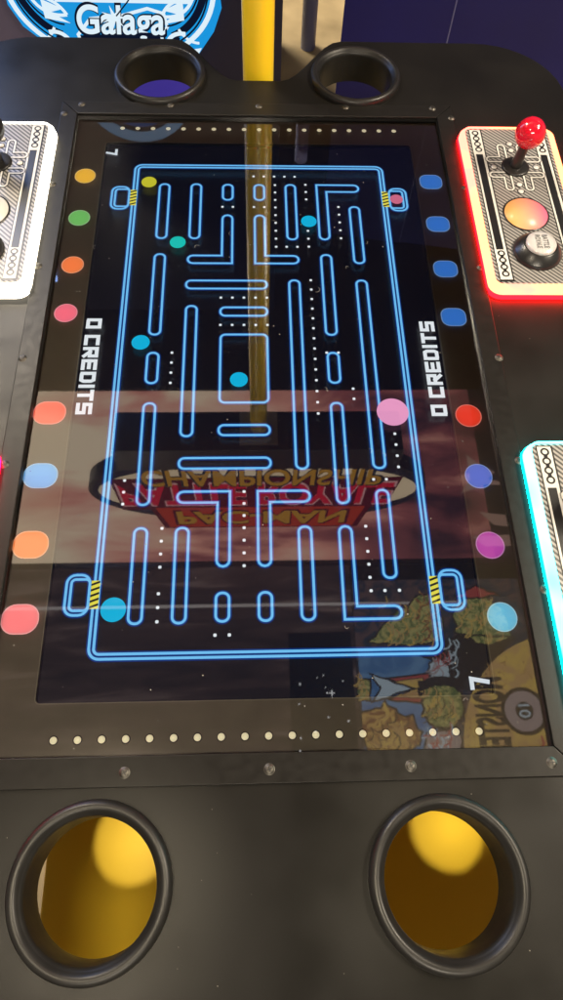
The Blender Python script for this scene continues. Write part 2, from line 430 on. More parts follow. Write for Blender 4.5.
for x0, x1, y in ((-87.5, 6.2, 116.3), (-47.3, 6, 76.3), (-47, 6.2, -81), (-86.5, 6.4, -120),):
    bar(x0, y, x1, y)
lines.append([(a * mm, b * mm) for a, b in rrect(-46.5, -47, 5.5, 43.5, 5.6, 5)])
for d in (0, 4.3):
    lines.append([(a * mm, b * mm) for a, b in rrect(-154.6 - d, -312.2 - d, 154.2 + d, 312.2 + d, 5 + d, 6)])
for sx in (-1, 1):
    for y in (257, -257):
        for d in (0, 4.3):
            x0, x1 = sorted((sx * 163.5, sx * (180.5 + d)))
            lines.append([(a * mm, b * mm) for a, b in rrect(x0, y - 15 - d, x1, y + 15 + d, 4 + d, 5)])
bm = bmesh.new(); hb = bmesh.new()
for L in lines:
    ribbon(bm, L, .0025, ZL + .0006); ribbon(hb, L, .0052, ZL + .0003)
part('wall_lines', bm, M['maze'], scr); part('wall_glow', hb, M['halo'], scr)

mark_bm = bmesh.new(); face(mark_bm, [(dx * 1.5 * mm, dy * 1.5 * mm) for dx, dy in ((-1, -.55), (-.55, -1), (.55, -1), (1, -.55), (1, .55), (.55, 1), (-.55, 1), (-1, .55))], 0)
mark_me = bpy.data.meshes.new('path_mark'); mark_bm.to_mesh(mark_me); mark_bm.free(); mark_me.materials.append(M['white_px'])
def mark(x, y):
    o = bpy.data.objects.new('path_mark', mark_me); C.objects.link(o); o.parent = scr; o.location = (x * mm, y * mm, ZL + .0009)
def row(x0, y0, x1, y1, n):
    for i in range(n): mark(x0 + (x1 - x0) * i / (n - 1), y0 + (y1 - y0) * i / (n - 1))
row(-47, 96.5, 6, 96.5, 5); row(-47, 56.8, 6, 56.8, 5); row(-99.5, 18.3, -99.5, -21.7, 4); row(19, 281, 18.4, 175.6, 9)
row(57.8, 123, 57.8, -61.3, 14); row(-8, 296.5, 44.5, 296.5, 5); row(-99.8, -191.4, -99.8, -231, 4); row(-99.8, -257, -99.8, -283.5, 3)
row(-20.6, -152.5, -20.6, -230.7, 7); row(98, -191.4, 98, -257, 6); row(111, -257, 124.7, -257, 2); row(136.8, -73.6, 136.8, -126, 5)
row(-139.5, -139, -139.5, -165, 3); row(-47, -296.7, -34, -296.7, 2); row(-47, 242, -34, 242, 2); row(-8, 242, 5, 242, 2)
row(57.8, 282, 57.8, 256, 3); row(97.6, 243, 97.6, 190, 5); row(57.8, 202, 57.8, 176, 3); row(31, 175.6, 44, 175.6, 2); row(71, 18, 84, 18, 2); row(97, -30, 97, -43, 2)
row(110, -140, 123, -140, 2)

def hazard(cx, cy, name='hazard_strip'):
    b = bmesh.new(); face(b, [((cx + a * 4) * mm, (cy + e * 13.5) * mm) for a, e in ((-1, -1), (1, -1), (1, 1), (-1, 1))], ZL + .0010)
    for k in range(-2, 3):
        y = cy + k * 5.4
        face(b, [((cx - 4) * mm, (y - 2.6) * mm), ((cx + 4) * mm, (y + .4) * mm), ((cx + 4) * mm, (y + 2.6) * mm), ((cx - 4) * mm, (y - .4) * mm)], ZL + .0012, 1)
    part(name, b, [M['hazard_y'], M['hazard_k']], scr)
for sx in (-1, 1):
    for y in (257, -257): hazard(sx * 158, y)

def token(x, y, r, m):
    b = bmesh.new(); lathe(b, [(0, ZL + .0016), (r * mm * .93, ZL + .0016), (r * mm, ZL + .0012)], x * mm, y * mm, 32)
    part('game_token', b, m, scr)
token(-140, 284.5, 9.5, M['yellow_px']); token(-99.8, 182, 9.5, M['teal_px']); token(-134.5, 32.3, 10, M['cyan_px']); token(-26, -17.8, 9.6, M['cyan_px'])
token(59.5, 217.8, 9.6, M['cyan_px']); token(172, 257, 8.2, M['rose_px']); token(137, -60, 17, M['pink_px']); token(-140, -271.6, 11.6, M['cyan_px'])

GL = {'0': (1.0, [[(0, 0), (1, 0), (1, 1), (0, 1), (0, -.12)]]), 'C': (1.0, [[(1, 1), (0, 1), (0, 0), (1, 0)]]), 'R': (1.0, [[(0, 0), (0, 1), (1, 1), (1, .45), (0, .45)], [(.45, .45), (1, 0)]]),
      'E': (1.0, [[(1, 1), (0, 1), (0, 0), (1, 0)], [(0, .5), (.9, .5)]]), 'D': (1.0, [[(0, 0), (.85, 0), (1, .2), (1, .8), (.85, 1), (0, 1), (0, -.12)]]), 'I': (0.0, [[(0, 0), (0, 1)]]),
      'T': (1.0, [[(0, 1), (1, 1)], [(.5, 1), (.5, 0)]]), 'S': (1.0, [[(1, 1), (0, 1), (0, .5), (1, .5), (1, 0), (0, 0)]]), '7': (1.0, [[(0, 1), (1, 1), (.65, 0)]])}
def pixel_text(name, body, org, right, up, wch, hch, st, gap, mat, space=None):
    """squared lettering drawn with thick strokes"""
    b = bmesh.new(); r = Vector(right); u = Vector(up); x = 0.0; o = Vector(org)
    for ch in body:
        if ch == ' ': x += space or wch * .4; continue
        wd, strokes = GL[ch]
        for k, s in enumerate(strokes):
            pts = [o + r * (x + st / 2 + a * (wch - st) * (wd if wd else 1)) + u * (st / 2 + e * (hch - st)) for a, e in s]
            ribbon(b, pts, st, ZL + .0014 + k * .0001, False, 0, st / 2 if ch not in '0D' else 0)
        x += (wch if wd else st) + gap
    bmesh.ops.recalc_face_normals(b, faces=b.faces)
    for f in b.faces:
        if f.normal.z < 0: f.normal_flip()
    part(name, b, mat, scr)
    return x
pixel_text('credit_text', '0 CREDITS', (-.1965, .0655), (0, -1), (1, 0), .0142, .0172, .0041, .0024, M['white_px'], .0065)
pixel_text('credit_text', '0 CREDITS', (.1955, -.0655), (0, 1), (-1, 0), .0142, .0172, .0041, .0024, M['white_px'], .0065)
pixel_text('score_text', '7', (-.1985, .3445), (0, -1), (1, 0), .0115, .0150, .0034, .002, M['hud'])
pixel_text('score_text', '7', (.1965, -.3495), (0, 1), (-1, 0), .0115, .0180, .0038, .002, M['hud'])

# glass sheet: coated top face, clear body
bm = bmesh.new(); box(bm, -.2402, -.4002, -.0016, .2402, .4002, 0, 1)
for f in bm.faces:
    if f.calc_center_median().z > -1e-5: f.material_index = 0
part('glass_sheet', bm, [M['glass'], M['clear']])

# dust and lint lying on the glass
bm = bmesh.new(); rd = random.Random(3)
for k in range(150):
    x, y = rd.uniform(-.235, .235), rd.uniform(-.395, .395); r = rd.choice((.00025, .0003, .0004, .0006))
    face(bm, circle(x, y, r, 5), .0003)
for k in range(14):
    x, y, a = rd.uniform(-.23, .23), rd.uniform(-.39, .39), rd.uniform(0, 6.28); L = rd.uniform(.002, .006)
    ribbon(bm, [(x + L * t * math.cos(a + t * .8), y + L * t * math.sin(a + t * .8)) for t in (-1, -.5, 0, .5, 1)], .0002, .0003, False)
for k in range(90):
    x, y = rd.uniform(-.40, .42), rd.choice((rd.uniform(-.60, -.43), rd.uniform(-.45, .5)))
    if abs(x) < .265 and -.425 < y < .425 or any(math.hypot(x - a, y - b_) < .066 for a, b_ in CUPS) or (abs(x) > .255 and (-.40 < y < -.10 or .08 < y < .37)): continue
    face(bm, circle(x, y, rd.choice((.0002, .0003, .0004)), 5), ZT + .0003)
o = obj('dust', bm, pm('pale_dust', (.30, .28, .25), .9)); o['kind'] = 'stuff'
tag(o, 'pale specks of dust and lint scattered over the glass and black top', 'dust')

# cup holders
for x, y in CUPS:
    bm = bmesh.new()
    prof = [(.0625, ZT), (.0625, ZT + .003), (.0618, ZT + .0062), (.0598, ZT + .0086), (.0570, ZT + .0094), (.0545, ZT + .0084), (.0530, ZT + .0058), (.0520, ZT + .0048), (.0506, ZT + .0034), (.0500, ZT + .0005), (.0500, ZT - .036), (.0550, ZT - .036), (.0550, ZT - .001)]
    lathe(bm, prof, x, y, 72, closed=True)
    c = part('cup_ring', bm, M['rubber'])
    smooth(c, 60)

# control panels
LEDS = {'white': led_mat('white_led', (1.0, .93, .74), (1.0, .97, .86), 5.5), 'red': led_mat('red_led', (1.0, .21, .075), (1.0, .125, .085), 7),
        'cyan': led_mat('cyan_led', (.10, .9, .86), (.17, .95, .95), 6.0), 'pink': led_mat('pink_led', (1.0, .05, .16), (1.0, .1, .2), 5.0)}
LEDB = {'white': em('white_led_base', (1, .9, .72), 8), 'red': em('red_led_base', (1, .001, .002), 45), 'cyan': em('cyan_led_base', (.0005, .62, .60), 22), 'pink': em('pink_led_base', (1, .002, .03), 30)}
def control_panel(px, py, led):
    """px, py: middle of the panel"""
    hw, hh, zt = .0622, .1385, .017
    me = slab([rrect(px - hw + .0078, py - hh + .0108, px + hw - .0078, py + hh - .0016, .008)], ZT, zt, .0008)
    p = part('control_panel', me, M['stripe'], sm=30)
    st = part('light_strip', slab([rrect(px - hw, py - hh, px + hw, py + hh, .015), rrect(px - hw + .0082, py - hh + .0112, px + hw - .0082, py + hh - .0020, .008)], ZT + .0002, zt + .001, .0025, 3), LEDS[led], p, sm=40)
    part('strip_base', slab([rrect(px - hw - .0010, py - hh - .0010, px + hw + .0010, py + hh + .0010, .016), rrect(px - hw + .003, py - hh + .003, px + hw - .003, py + hh - .003, .012)], ZT + .0001, ZT + .0065), LEDB[led], p)
    # printed overlay
    bm = bmesh.new(); z = zt + .0002
    for s in (-1, 1):
        cx = px + s * .0415
        face(bm, [(cx - .0085, py - .125), (cx + .0085, py - .125), (cx + .0085, py + .134), (cx - .0085, py + .134)], z, 1)
        for dx, wl in ((-.0062, .0022), (.0052, .003)):
            face(bm, [(cx + dx - wl / 2, py - .122), (cx + dx + wl / 2, py - .122), (cx + dx + wl / 2, py + .131), (cx + dx - wl / 2, py + .131)], z + .0002, 0)
        for y0 in (py + .127, py - .082):                   # chains of little links
            for k in range(4):
                yy = y0 - k * .0105
                if k == 0: face(bm, [(cx - .0075, yy - .040), (cx + .0065, yy - .040), (cx + .0065, yy + .006), (cx - .0075, yy + .006)], z + .0003, 0)
                ribbon(bm, circle(cx - .0003, yy, .0036, 14), .0019, z + .0005, True, 1)
                if k < 3: face(bm, [(cx - .0022, yy - .0068), (cx + .0016, yy - .0068), (cx + .0016, yy - .0040), (cx - .0022, yy - .0040)], z + .0006, 1)
    jx, jy = px, py + .064
    def ring(pts, off=0):
        ribbon(bm, pts, .0042, z + .0002, True, 1); ribbon(bm, pts, .0022, z + .0004, True, 0)
    for sx in (-1, 1):
        for sy in (-1, 1):                                  # corner brackets round the stick
            a, b_, L = .008, .0095, .038
            pts = [(a, b_), (a + .0, L), (a + .0025, L + .003), (a + .0065, L + .003), (a + .009, L), (a + .009, b_ + .009), (.031, b_ + .009), (.034, b_ + .0065), (.034, b_ + .0025), (.031, b_)]
            pts = [(jx + sx * x, jy + sy * y) for x, y in pts]
            if sx * sy < 0: pts.reverse()
            ring(pts)
    for dx, dy in ((0, .043), (0, .031), (.027, 0), (-.027, 0), (0, -.031), (0, -.043)):
        lathe(bm, [(0, z + .0004), (.0036, z + .0004), (.0036, z + .0001)], jx + dx, jy + dy, 18, 0)
        lathe(bm, [(.0036, z + .0002), (.0046, z + .0002), (.0046, z)], jx + dx, jy + dy, 18, 1)
    part('printed_artwork', bm, [M['white'], M['black']], p)
    bm = bmesh.new()
    lathe(bm, [(0, z + .0008), (.0262, z + .0008), (.0262, z + .0004)], px - .001, py - .018, 40, 0)
    lathe(bm, [(.0262, z + .0006), (.0282, z + .0006), (.0282, z + .0002)], px - .001, py - .018, 40, 1)
    m = M['peach'] if led == 'red' else M['white']
    part('disc_print', bm, [m, M['black']], p)
    # joystick
    bm = bmesh.new(); lathe(bm, [(.0175, z), (.0175, z + .0015), (.015, z + .0025), (0, z + .0028)], jx, jy, 40)
    part('dust_washer', bm, M['rubber'], p)
    tilt = Matrix.Rotation(math.radians(5), 4, 'Y') @ Matrix.Rotation(math.radians(-4), 4, 'X')
    bm = bmesh.new(); lathe(bm, [(.0072, 0), (.0072, .008), (.0062, .012), (.0055, .034)], n=24)
    o = part('joystick_shaft', bm, M['black'], p); o.matrix_local = Matrix.Translation((jx, jy, z + .001)) @ tilt
    bm = bmesh.new(); bmesh.ops.create_uvsphere(bm, u_segments=40, v_segments=24, radius=.0180, matrix=Matrix.Translation((0, 0, .044)))
    for f in bm.faces: f.smooth = True
    o = part('joystick_ball', bm, M['ball'] if led == 'red' else M['black'], p); o.matrix_local = Matrix.Translation((jx, jy, z + .001)) @ tilt
    # push button
    bx, by = px + .001, py - .080
    bm = bmesh.new(); lathe(bm, [(.0285, z), (.0282, z + .003), (.0262, z + .005), (.0200, z + .0125), (.0185, z + .0130), (.0178, z + .0115)], bx, by, 48)
    part('button_collar', bm, M['black'], p)
    bm = bmesh.new(); lathe(bm, [(.0176, z + .010), (.0176, z + .0145), (.0166, z + .0158), (.010, z + .0164), (0, z + .0165)], bx, by, 40)
    part('button_cap', bm, M['white_cap'], p)
    for k, wd in enumerate(('BATTLE', 'ROYALE')):
        me = fit(text_mesh(wd, .01, 0, .0001), .0205, .0062)
        me.transform(Matrix.Translation((bx + .0042 - k * .0084, by, z + .0168)) @ Matrix.Rotation(math.radians(-90), 4, 'Z'))
        part('button_lettering', me, M['print_grey'], p)
    return p
control_panel(-.322, .2255, 'white')
control_panel(.322, .2255, 'red')
control_panel(-.322, -.2495, 'pink')
control_panel(.322, -.2495, 'cyan')

# added unseen skirt below the top, keeps side light off the pedestal
bm = bmesh.new()
for x in (-.40, .385): box(bm, x, -.72, -.27, x + .015, .40, -.0305)
box(bm, -.385, -.735, -.31, .385, -.72, -.0305)
part('shade_skirt', bm, M['yellow_base'])
# yellow pedestal under the table
bm = bmesh.new(); box(bm, -.285, -.90, -.46, .303, .30, -.40); bevel_bm(bm, .006, 2)
part('pedestal_base', bm, M['yellow_base'], sm=30)
bm = bmesh.new(); box(bm, -.20, -.30, -.40, .20, .30, -.036)
box(bm, -.25, -.60, -.78, .25, .25, -.46)
part('pedestal', bm, M['yellow_base'])

# yellow post and the backlit sign it carries
bm = bmesh.new(); lathe(bm, [(.0215, -.74), (.0215, .955)], 0, .5035, 40)
lathe(bm, [(.045, .948), (.045, .953)], 0, .5035, 40); 
part('sign_post', bm, M['yellow'])
bm = bmesh.new(); box(bm, -.05, .4535, .950, .05, .5535, .957)
post_plate = part('post_plate', bm, M['trim'])
def upright(loops, depth, y, bevel=0.0):
    me = slab(loops, 0, depth, bevel); me.transform(STAND)
    me.transform(Matrix.Translation((0, y, 0))); return me      # front face at y - depth
M['sign_body'] = pm('sign_black', (.02, .018, .02), .4)
SGN = part('marquee_sign', upright([rrect(-.385, .958, .385, 1.065, .012), ], .12, .56, .002), M['sign_body'])
def ellipse(cx, cz, rx, rz, n=64): return [(cx + rx * math.cos(2 * math.pi * i / n), cz + rz * math.sin(2 * math.pi * i / n)) for i in range(n)]
def sub(name, loops, depth, y, m): return part(name, upright(loops, depth, y), m, SGN)
sub('sign_backing', [ellipse(0, 1.275, .515, .235)], .05, .53, M['sign_body'])
S_ = 1.0
M['sg_dark'] = em('backlit_charcoal', lin((60, 55, 66)), 1.2); M['sg_cream'] = em('backlit_cream', lin((250, 225, 185)), 2.2); M['sg_red'] = em('backlit_red', lin((215, 25, 55)), 2.3)
M['sg_orange'] = em('backlit_orange', lin((240, 75, 45)), 1.25); M['sg_yellow'] = em('backlit_yellow', lin((245, 180, 60)), 1.3); M['sg_maroon'] = em('backlit_maroon', lin((120, 20, 40)), 1.2); M['sg_pale'] = em('backlit_pale', lin((255, 190, 190)), 1.7)
sub('sign_face', [ellipse(0, 1.275, .50, .222)], .004, .479, M['sg_dark'])
sub('sign_hoop', [ellipse(.0, 1.262, .482, .168), ellipse(.0, 1.275, .412, .112)], .003, .4745, M['sg_cream'])
def wavy(x0, z0, x1, z1, n=14):
    pts = []
    for i in range(n + 1): pts.append((x0 + (x1 - x0) * i / n, z0 + (.012 if i % 2 else 0)))
    for i in range(n + 1): pts.append((x1 - (x1 - x0) * i / n, z1 - (.012 if i % 2 else 0)))
    return pts
sub('word_plate', [[(-.435, 1.175), (.425, 1.175), (.405, 1.375), (-.43, 1.385)]], .002, .4710, M['sg_maroon'])
sub('word_plate', [[(-.345, 1.362), (.36, 1.362), (.335, 1.535), (-.315, 1.535)]], .004, .4740, M['sg_maroon'])
sub('word_plate', [[(-.325, 1.372), (.34, 1.372), (.315, 1.522), (-.295, 1.522)]], .002, .4695, M['sg_orange'])
def sign_word(body, w, h, cx, cz, y, m, off=0.0, shear=0.0, name='sign_lettering'):
    me = fit(text_mesh(body, .2, .0, off, shear), w, h); me.transform(STAND); me.transform(Matrix.Translation((cx, y, cz)))
    part(name, me, m, SGN)
sign_word('BATTLE ROYALE', .84, .165, -.005, 1.277, .4680, M['sg_pale'], .010)
sign_word('BATTLE ROYALE', .825, .145, -.005, 1.277, .4670, M['sg_red'], .007)
sign_word('PAC-MAN', .57, .120, .01, 1.445, .4670, M['sg_maroon'], .011)
sign_word('PAC-MAN', .55, .100, .01, 1.445, .4660, M['sg_yellow'], .006)
sign_word('CHAMPIONSHIP', .70, .115, .01, 1.112, .4385, M['sign_body'], .010)
sign_word('CHAMPIONSHIP', .68, .098, .01, 1.112, .4375, M['sg_yellow'], .004)

# ------------------------------------------------------------------ things around and above the table (mostly seen in the glass)
t = thing('retro_cabinet', 'dark arcade cabinet with a lit blue art panel lettered in white, standing behind the table', 'arcade cabinet', (-.32, 1.5, -.78))
def rp(name, me, m, parent, loc): o = obj(name, me, m, parent); o.location = loc; return o
off = (.32, -1.5, .78)
M['cab'] = pm('dark_navy_laminate', (.012, .012, .030), .35)
M['cab_lilac'] = pm('grey_lilac_panel', (.085, .075, .14), .45)
M['cab_blue'] = pm('violet_blue_panel', (.05, .035, .42), .35, emit=(.05, .04, .5), es=.2)  # glow put into the panel colour; it holds no lamp
bm = bmesh.new(); box(bm, -1.25, 1.21, -.78, .062, 1.9, 1.3); body = rp('cabinet_body', bm, M['cab'], t, off)
bm = bmesh.new(); box(bm, -.735, 1.2, -.44, -.50, 1.209, .2); rp('front_panel', bm, M['cab_lilac'], t, off)
bm = bmesh.new(); box(bm, -.735, 1.198, -.77, -.11, 1.2085, -.445); rp('kick_panel', bm, M['cab_blue'], t, off)
art = thing  # keep name space clear
M['art_cyan'] = em('backlit_cyan_art', lin((28, 150, 222)), 1.0); M['art_white'] = em('backlit_white_art', lin((222, 240, 250)), 1.0); M['art_navy'] = em('backlit_navy_art', lin((14, 22, 42)), 1.0); M['art_teal'] = em('backlit_teal_art', lin((55, 170, 200)), 1.0)
def stand_bm(b, y):
    me = bpy.data.meshes.new('tmp'); b.to_mesh(me); b.free(); me.transform(STAND); me.transform(Matrix.Translation((0, y, 0))); return me
pan = rp('art_panel', upright([[(-.545, -.30), (-.525, -.345), (-.48, -.385), (-.44, -.41), (-.14, -.41), (-.095, -.35), (-.075, -.30), (-.085, -.2), (-.54, -.2)]], .004, 1.198), M['art_cyan'], t, off)
bm = bmesh.new()
face(bm, [(-.44, -.292), (-.14, -.292), (-.14, -.2), (-.44, -.2)], 0, 0)
def sw(pts, wd, m, z): ribbon(bm, pts, wd, z, False, m)
def bez3(p0, p1, p2, p3, n=12):
    P = []
    for i in range(n + 1):
        s = i / n; P.append(tuple((1 - s) ** 3 * a + 3 * s * (1 - s) ** 2 * b + 3 * s * s * (1 - s) * c + s ** 3 * d for a, b, c, d in zip(p0, p1, p2, p3)))
    return P
for mir in (0, 1):
    def q(p): return (p[0] if not mir else -.63 - p[0], p[1])
    for cps, wd, mt in (((( -.54, -.26), (-.535, -.33), (-.49, -.37), (-.43, -.40)), .011, 0), (((-.52, -.26), (-.51, -.31), (-.48, -.345), (-.44, -.36)), .016, 2), (((-.50, -.25), (-.495, -.30), (-.46, -.325), (-.42, -.318)), .007, 0),
                         (((-.47, -.355), (-.435, -.35), (-.42, -.37), (-.415, -.42)), .009, 0), (((-.455, -.37), (-.44, -.365), (-.432, -.38), (-.43, -.41)), .013, 2), (((-.42, -.318), (-.43, -.30), (-.44, -.29), (-.47, -.28)), .007, 0),
                         (((-.50, -.375), (-.48, -.375), (-.465, -.362), (-.455, -.345)), .006, 0)):
        sw([q(p) for p in bez3(*cps)], wd, mt, .0006 + .0004 * (1 if mt == 0 else 0) + (.0001 if mir else 0))
for mir in (0, 1):
    def q2(p): return (p[0] if not mir else -.63 - p[0], p[1])
    for cps in (((-.53, -.25), (-.522, -.325), (-.485, -.357), (-.435, -.382)), ((-.51, -.25), (-.503, -.30), (-.47, -.334), (-.43, -.338))): sw([q2(p) for p in bez3(*cps)], .004, 2, .0021)
    for tri in ([(-.47, -.285), (-.425, -.305), (-.455, -.312), (-.415, -.335), (-.47, -.325)], [(-.505, -.385), (-.46, -.392), (-.475, -.408), (-.44, -.42), (-.49, -.41)], [(-.455, -.255), (-.42, -.285), (-.45, -.285)]):
        P_ = [q2(p) for p in tri]; face(bm, P_ if not mir else P_[::-1], .0024, 0)
face(bm, [(-.315 + (.030 if k % 2 == 0 else .009) * math.cos(k * math.pi / 7), -.318 + (.026 if k % 2 == 0 else .008) * math.sin(k * math.pi / 7)) for k in range(14)], .0080, 0)
sw([(-.31, -.315), (-.28, -.285), (-.262, -.262)], .003, 2, .0085)
# white plaque outline round the word
ring_ = [(-.395, -.405), (-.405, -.36), (-.37, -.325), (-.30, -.318), (-.24, -.302), (-.205, -.312), (-.20, -.34), (-.215, -.36), (-.215, -.405)]
sw(ring_, .007, 0, .0014)
face(bm, [(-.402, -.362), (-.205, -.352), (-.215, -.41), (-.398, -.41)], .0003, 2)
obj_ = rp('art_swirls', stand_bm(bm, 1.1935), [M['art_white'], M['art_teal'], M['art_navy']], pan, (0, 0, 0))
def cab_word(body, w, h, cx, cz, y, m, o_):
    me = fit(text_mesh(body, .1, 0, o_, .15), w, h); me.transform(STAND); me.transform(Matrix.Translation((cx, y, cz))); rp('art_lettering', me, m, pan, (0, 0, 0))
cab_word('Galaga', .205, .096, -.303, -.337, 1.1905, M['art_navy'], .005)
cab_word('Galaga', .195, .082, -.303, -.335, 1.1895, M['art_white'], .002)
# round trim on the upper panel, mirrored faintly in the far end of the glass
bm = bmesh.new()
ribbon(bm, circle(-.30, .50, .125, 48), .03, 0, True, 0); ribbon(bm, circle(-.30, .50, .09, 40), .014, 0, True, 1)
bm2 = bmesh.new(); box(bm2, -1.22, 1.195, .20, -.66, 1.209, 1.15); rp('added_glow_panel', bm2, em('blue_white_panel_glow', lin((150, 185, 255)), 7.0), t, off)  # added glowing panel, out of view, tints the table's far left corner blue
rp('round_trim', stand_bm(bm, 1.205), [em('trim_glow', lin((150, 190, 230)), 1.0), em('trim_glow_blue', lin((60, 110, 190)), .8)], t, off)

c = thing('navy_cabinet', 'plain navy blue cabinet with a vertical seam behind the right side of the table', 'arcade cabinet', (.237, 1.5, -.78))
c.rotation_euler = (0, 0, math.radians(-10))
M['navy'] = pm('navy_paint', (.004, .004, .07), .4, noise=(2.5, .05, .3), emit=(.01, .01, .10), es=.10)  # faint blue glow put into the paint colour
bm = bmesh.new(); box(bm, 0, .0, 0, .285, .7, 2.0); obj('cabinet_side', bm, M['navy'], c)
bm = bmesh.new(); box(bm, .289, .006, 0, 1.5, .7, 2.0); obj('cabinet_front', bm, M['navy'], c)
bm = bmesh.new(); box(bm, .2855, .003, 0, .2885, .5, 2.0); obj('seam_strip', bm, pm('pale_seam', (.12, .12, .25), .4), c)

bm = bmesh.new(); lathe(bm, [(.0, -.78), (.024, -.78), (.024, 1.2), (0, 1.2)], n=32)
o = obj('metal_pipe', bm, pm('blue_grey_paint', (.24, .26, .50), .35)); o.location = (.176, 1.86, 0)
tag(o, 'blue grey upright pipe standing on the beige floor beyond the notch of the table', 'pipe')
bm = bmesh.new(); box(bm, -3, 5.2, -.78, 3, 5.3, 2.62)
tag(obj('back_wall', bm, pm('dark_blue_wall', (.015, .016, .03), .6)), 'dark blue wall at the back beyond the cabinets', 'wall')

# banners under the ceiling, reflected in the glass
b_ = thing('ceiling_mural', 'pink and cream cloud mural lit under the ceiling, reflected mid glass', 'mural', (0, 1.15, 2.40))
bm = bmesh.new(); box(bm, -2.2, -.50, .004, 2.4, .50, .05); obj('mural_box', bm, M['black'], b_)
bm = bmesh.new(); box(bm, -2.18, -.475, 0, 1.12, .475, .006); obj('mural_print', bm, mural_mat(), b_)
bm = bmesh.new()
z = -.002
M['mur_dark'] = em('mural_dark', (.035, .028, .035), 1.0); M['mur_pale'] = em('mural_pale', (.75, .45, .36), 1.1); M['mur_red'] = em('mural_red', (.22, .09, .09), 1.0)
face(bm, [(1.12, .475), (.90, .40), (.74, .24), (.70, .0), (.78, -.2), (.70, -.475), (2.35, -.475), (2.35, .475)][::-1], 0, 0)
for pts in ([(1.06, .08), (1.12, .02), (1.19, -.02), (1.15, -.06), (1.30, -.10), (1.13, -.09), (1.0, -.14), (1.06, -.06)], [(1.08, -.24), (1.36, -.28), (1.40, -.34), (1.14, -.31)], [(1.02, -.37), (1.22, -.36), (1.30, -.42), (1.08, -.42)], [(1.32, -.37), (1.48, -.36), (1.56, -.42), (1.38, -.42)]):
    face(bm, pts, z, 1)
obj('mural_figures', bm, [M['mur_dark'], M['mur_pale'], M['mur_red']], b_)

o = bmesh.new(); box(o, -1.6, .455, 2.40, 1.0, .466, 2.412)
tag(obj('ceiling_rail', o, em('rail_glow', (1, .9, .85), 1.1)), 'thin pale lit rail crossing under the ceiling beside the pink mural', 'lamp')

st = thing('star_banner', 'black ceiling banner with tiny white stars beside the monster poster', 'banner', (.28, .06, 2.40))
bm = bmesh.new(); box(bm, -.15, -.36, 0, .128, .27, .01); obj('banner_sheet', bm, em('banner_black', (.004, .005, .010), 1.0), st)
ts = thing('ceiling_sheet', 'wrinkled brown plastic sheet with painted glow under the ceiling between mural and stars', 'sheet', (-.7, .15, 2.42))
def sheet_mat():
    m = em('brown_sheet_glow', (.3, .2, .18), .55); nt = m.node_tree; e = [n for n in nt.nodes if n.type == 'EMISSION'][0]  # no lamp reaches the sheet; its light and fold streaks are emitted colour
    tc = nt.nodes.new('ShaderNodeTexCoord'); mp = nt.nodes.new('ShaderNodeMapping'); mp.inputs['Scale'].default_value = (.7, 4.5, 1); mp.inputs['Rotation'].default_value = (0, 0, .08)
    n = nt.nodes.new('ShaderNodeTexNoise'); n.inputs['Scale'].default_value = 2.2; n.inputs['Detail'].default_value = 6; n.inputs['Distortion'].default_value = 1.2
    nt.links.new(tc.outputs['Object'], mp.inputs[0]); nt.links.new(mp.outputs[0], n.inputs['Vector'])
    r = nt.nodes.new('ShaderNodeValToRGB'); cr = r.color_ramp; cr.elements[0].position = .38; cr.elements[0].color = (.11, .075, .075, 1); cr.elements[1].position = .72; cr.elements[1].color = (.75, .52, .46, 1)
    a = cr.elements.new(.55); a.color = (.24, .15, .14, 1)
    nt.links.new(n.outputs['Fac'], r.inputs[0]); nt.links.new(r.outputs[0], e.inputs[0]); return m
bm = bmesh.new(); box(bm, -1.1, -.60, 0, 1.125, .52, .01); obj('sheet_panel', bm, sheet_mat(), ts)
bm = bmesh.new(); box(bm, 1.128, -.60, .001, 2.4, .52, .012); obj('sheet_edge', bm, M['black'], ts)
M['star'] = em('star_white', (1, 1, 1), 2.5)
for k in range(16):
    x, y = random.uniform(-.13, .11), random.uniform(-.34, .2)
    bm = bmesh.new(); face(bm, circle(x, y, random.choice((.003, .004, .005)), 8)[::-1], -.001, 0); obj('star_mark', bm, M['star'], st)
bm = bmesh.new()
face(bm, [(a, b) for a, b in ((.03, .02), (.034, .008), (.046, .004), (.034, 0), (.03, -.02), (.026, 0), (.014, .004), (.026, .008))][::-1], -.001, 0)
obj('star_mark', bm, M['star'], st)

po = thing('monster_poster', 'colourful ceiling poster in gold, green and blue lettered monster, above the right near corner', 'poster', (.80, .15, 2.40))
bm = bmesh.new(); box(bm, -.37, -.43, .002, .55, .42, .02)
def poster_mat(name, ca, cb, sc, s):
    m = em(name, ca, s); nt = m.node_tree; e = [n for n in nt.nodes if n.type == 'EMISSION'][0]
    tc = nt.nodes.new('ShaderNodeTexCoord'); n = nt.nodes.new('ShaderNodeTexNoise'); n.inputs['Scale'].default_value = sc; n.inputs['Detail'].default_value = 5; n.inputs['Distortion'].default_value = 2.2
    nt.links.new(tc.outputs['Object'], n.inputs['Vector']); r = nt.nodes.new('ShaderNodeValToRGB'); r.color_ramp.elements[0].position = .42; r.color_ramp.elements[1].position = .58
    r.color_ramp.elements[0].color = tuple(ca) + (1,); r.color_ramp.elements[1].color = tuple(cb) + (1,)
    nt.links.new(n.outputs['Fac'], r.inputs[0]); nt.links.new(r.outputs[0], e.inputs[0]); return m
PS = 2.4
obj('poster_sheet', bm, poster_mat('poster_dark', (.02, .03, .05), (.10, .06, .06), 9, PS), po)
M['po_gold'] = poster_mat('poster_gold', (.62, .42, .10), (.50, .30, .12), 7, PS); M['po_green'] = poster_mat('poster_green', (.12, .16, .05), (.45, .40, .14), 22, PS)
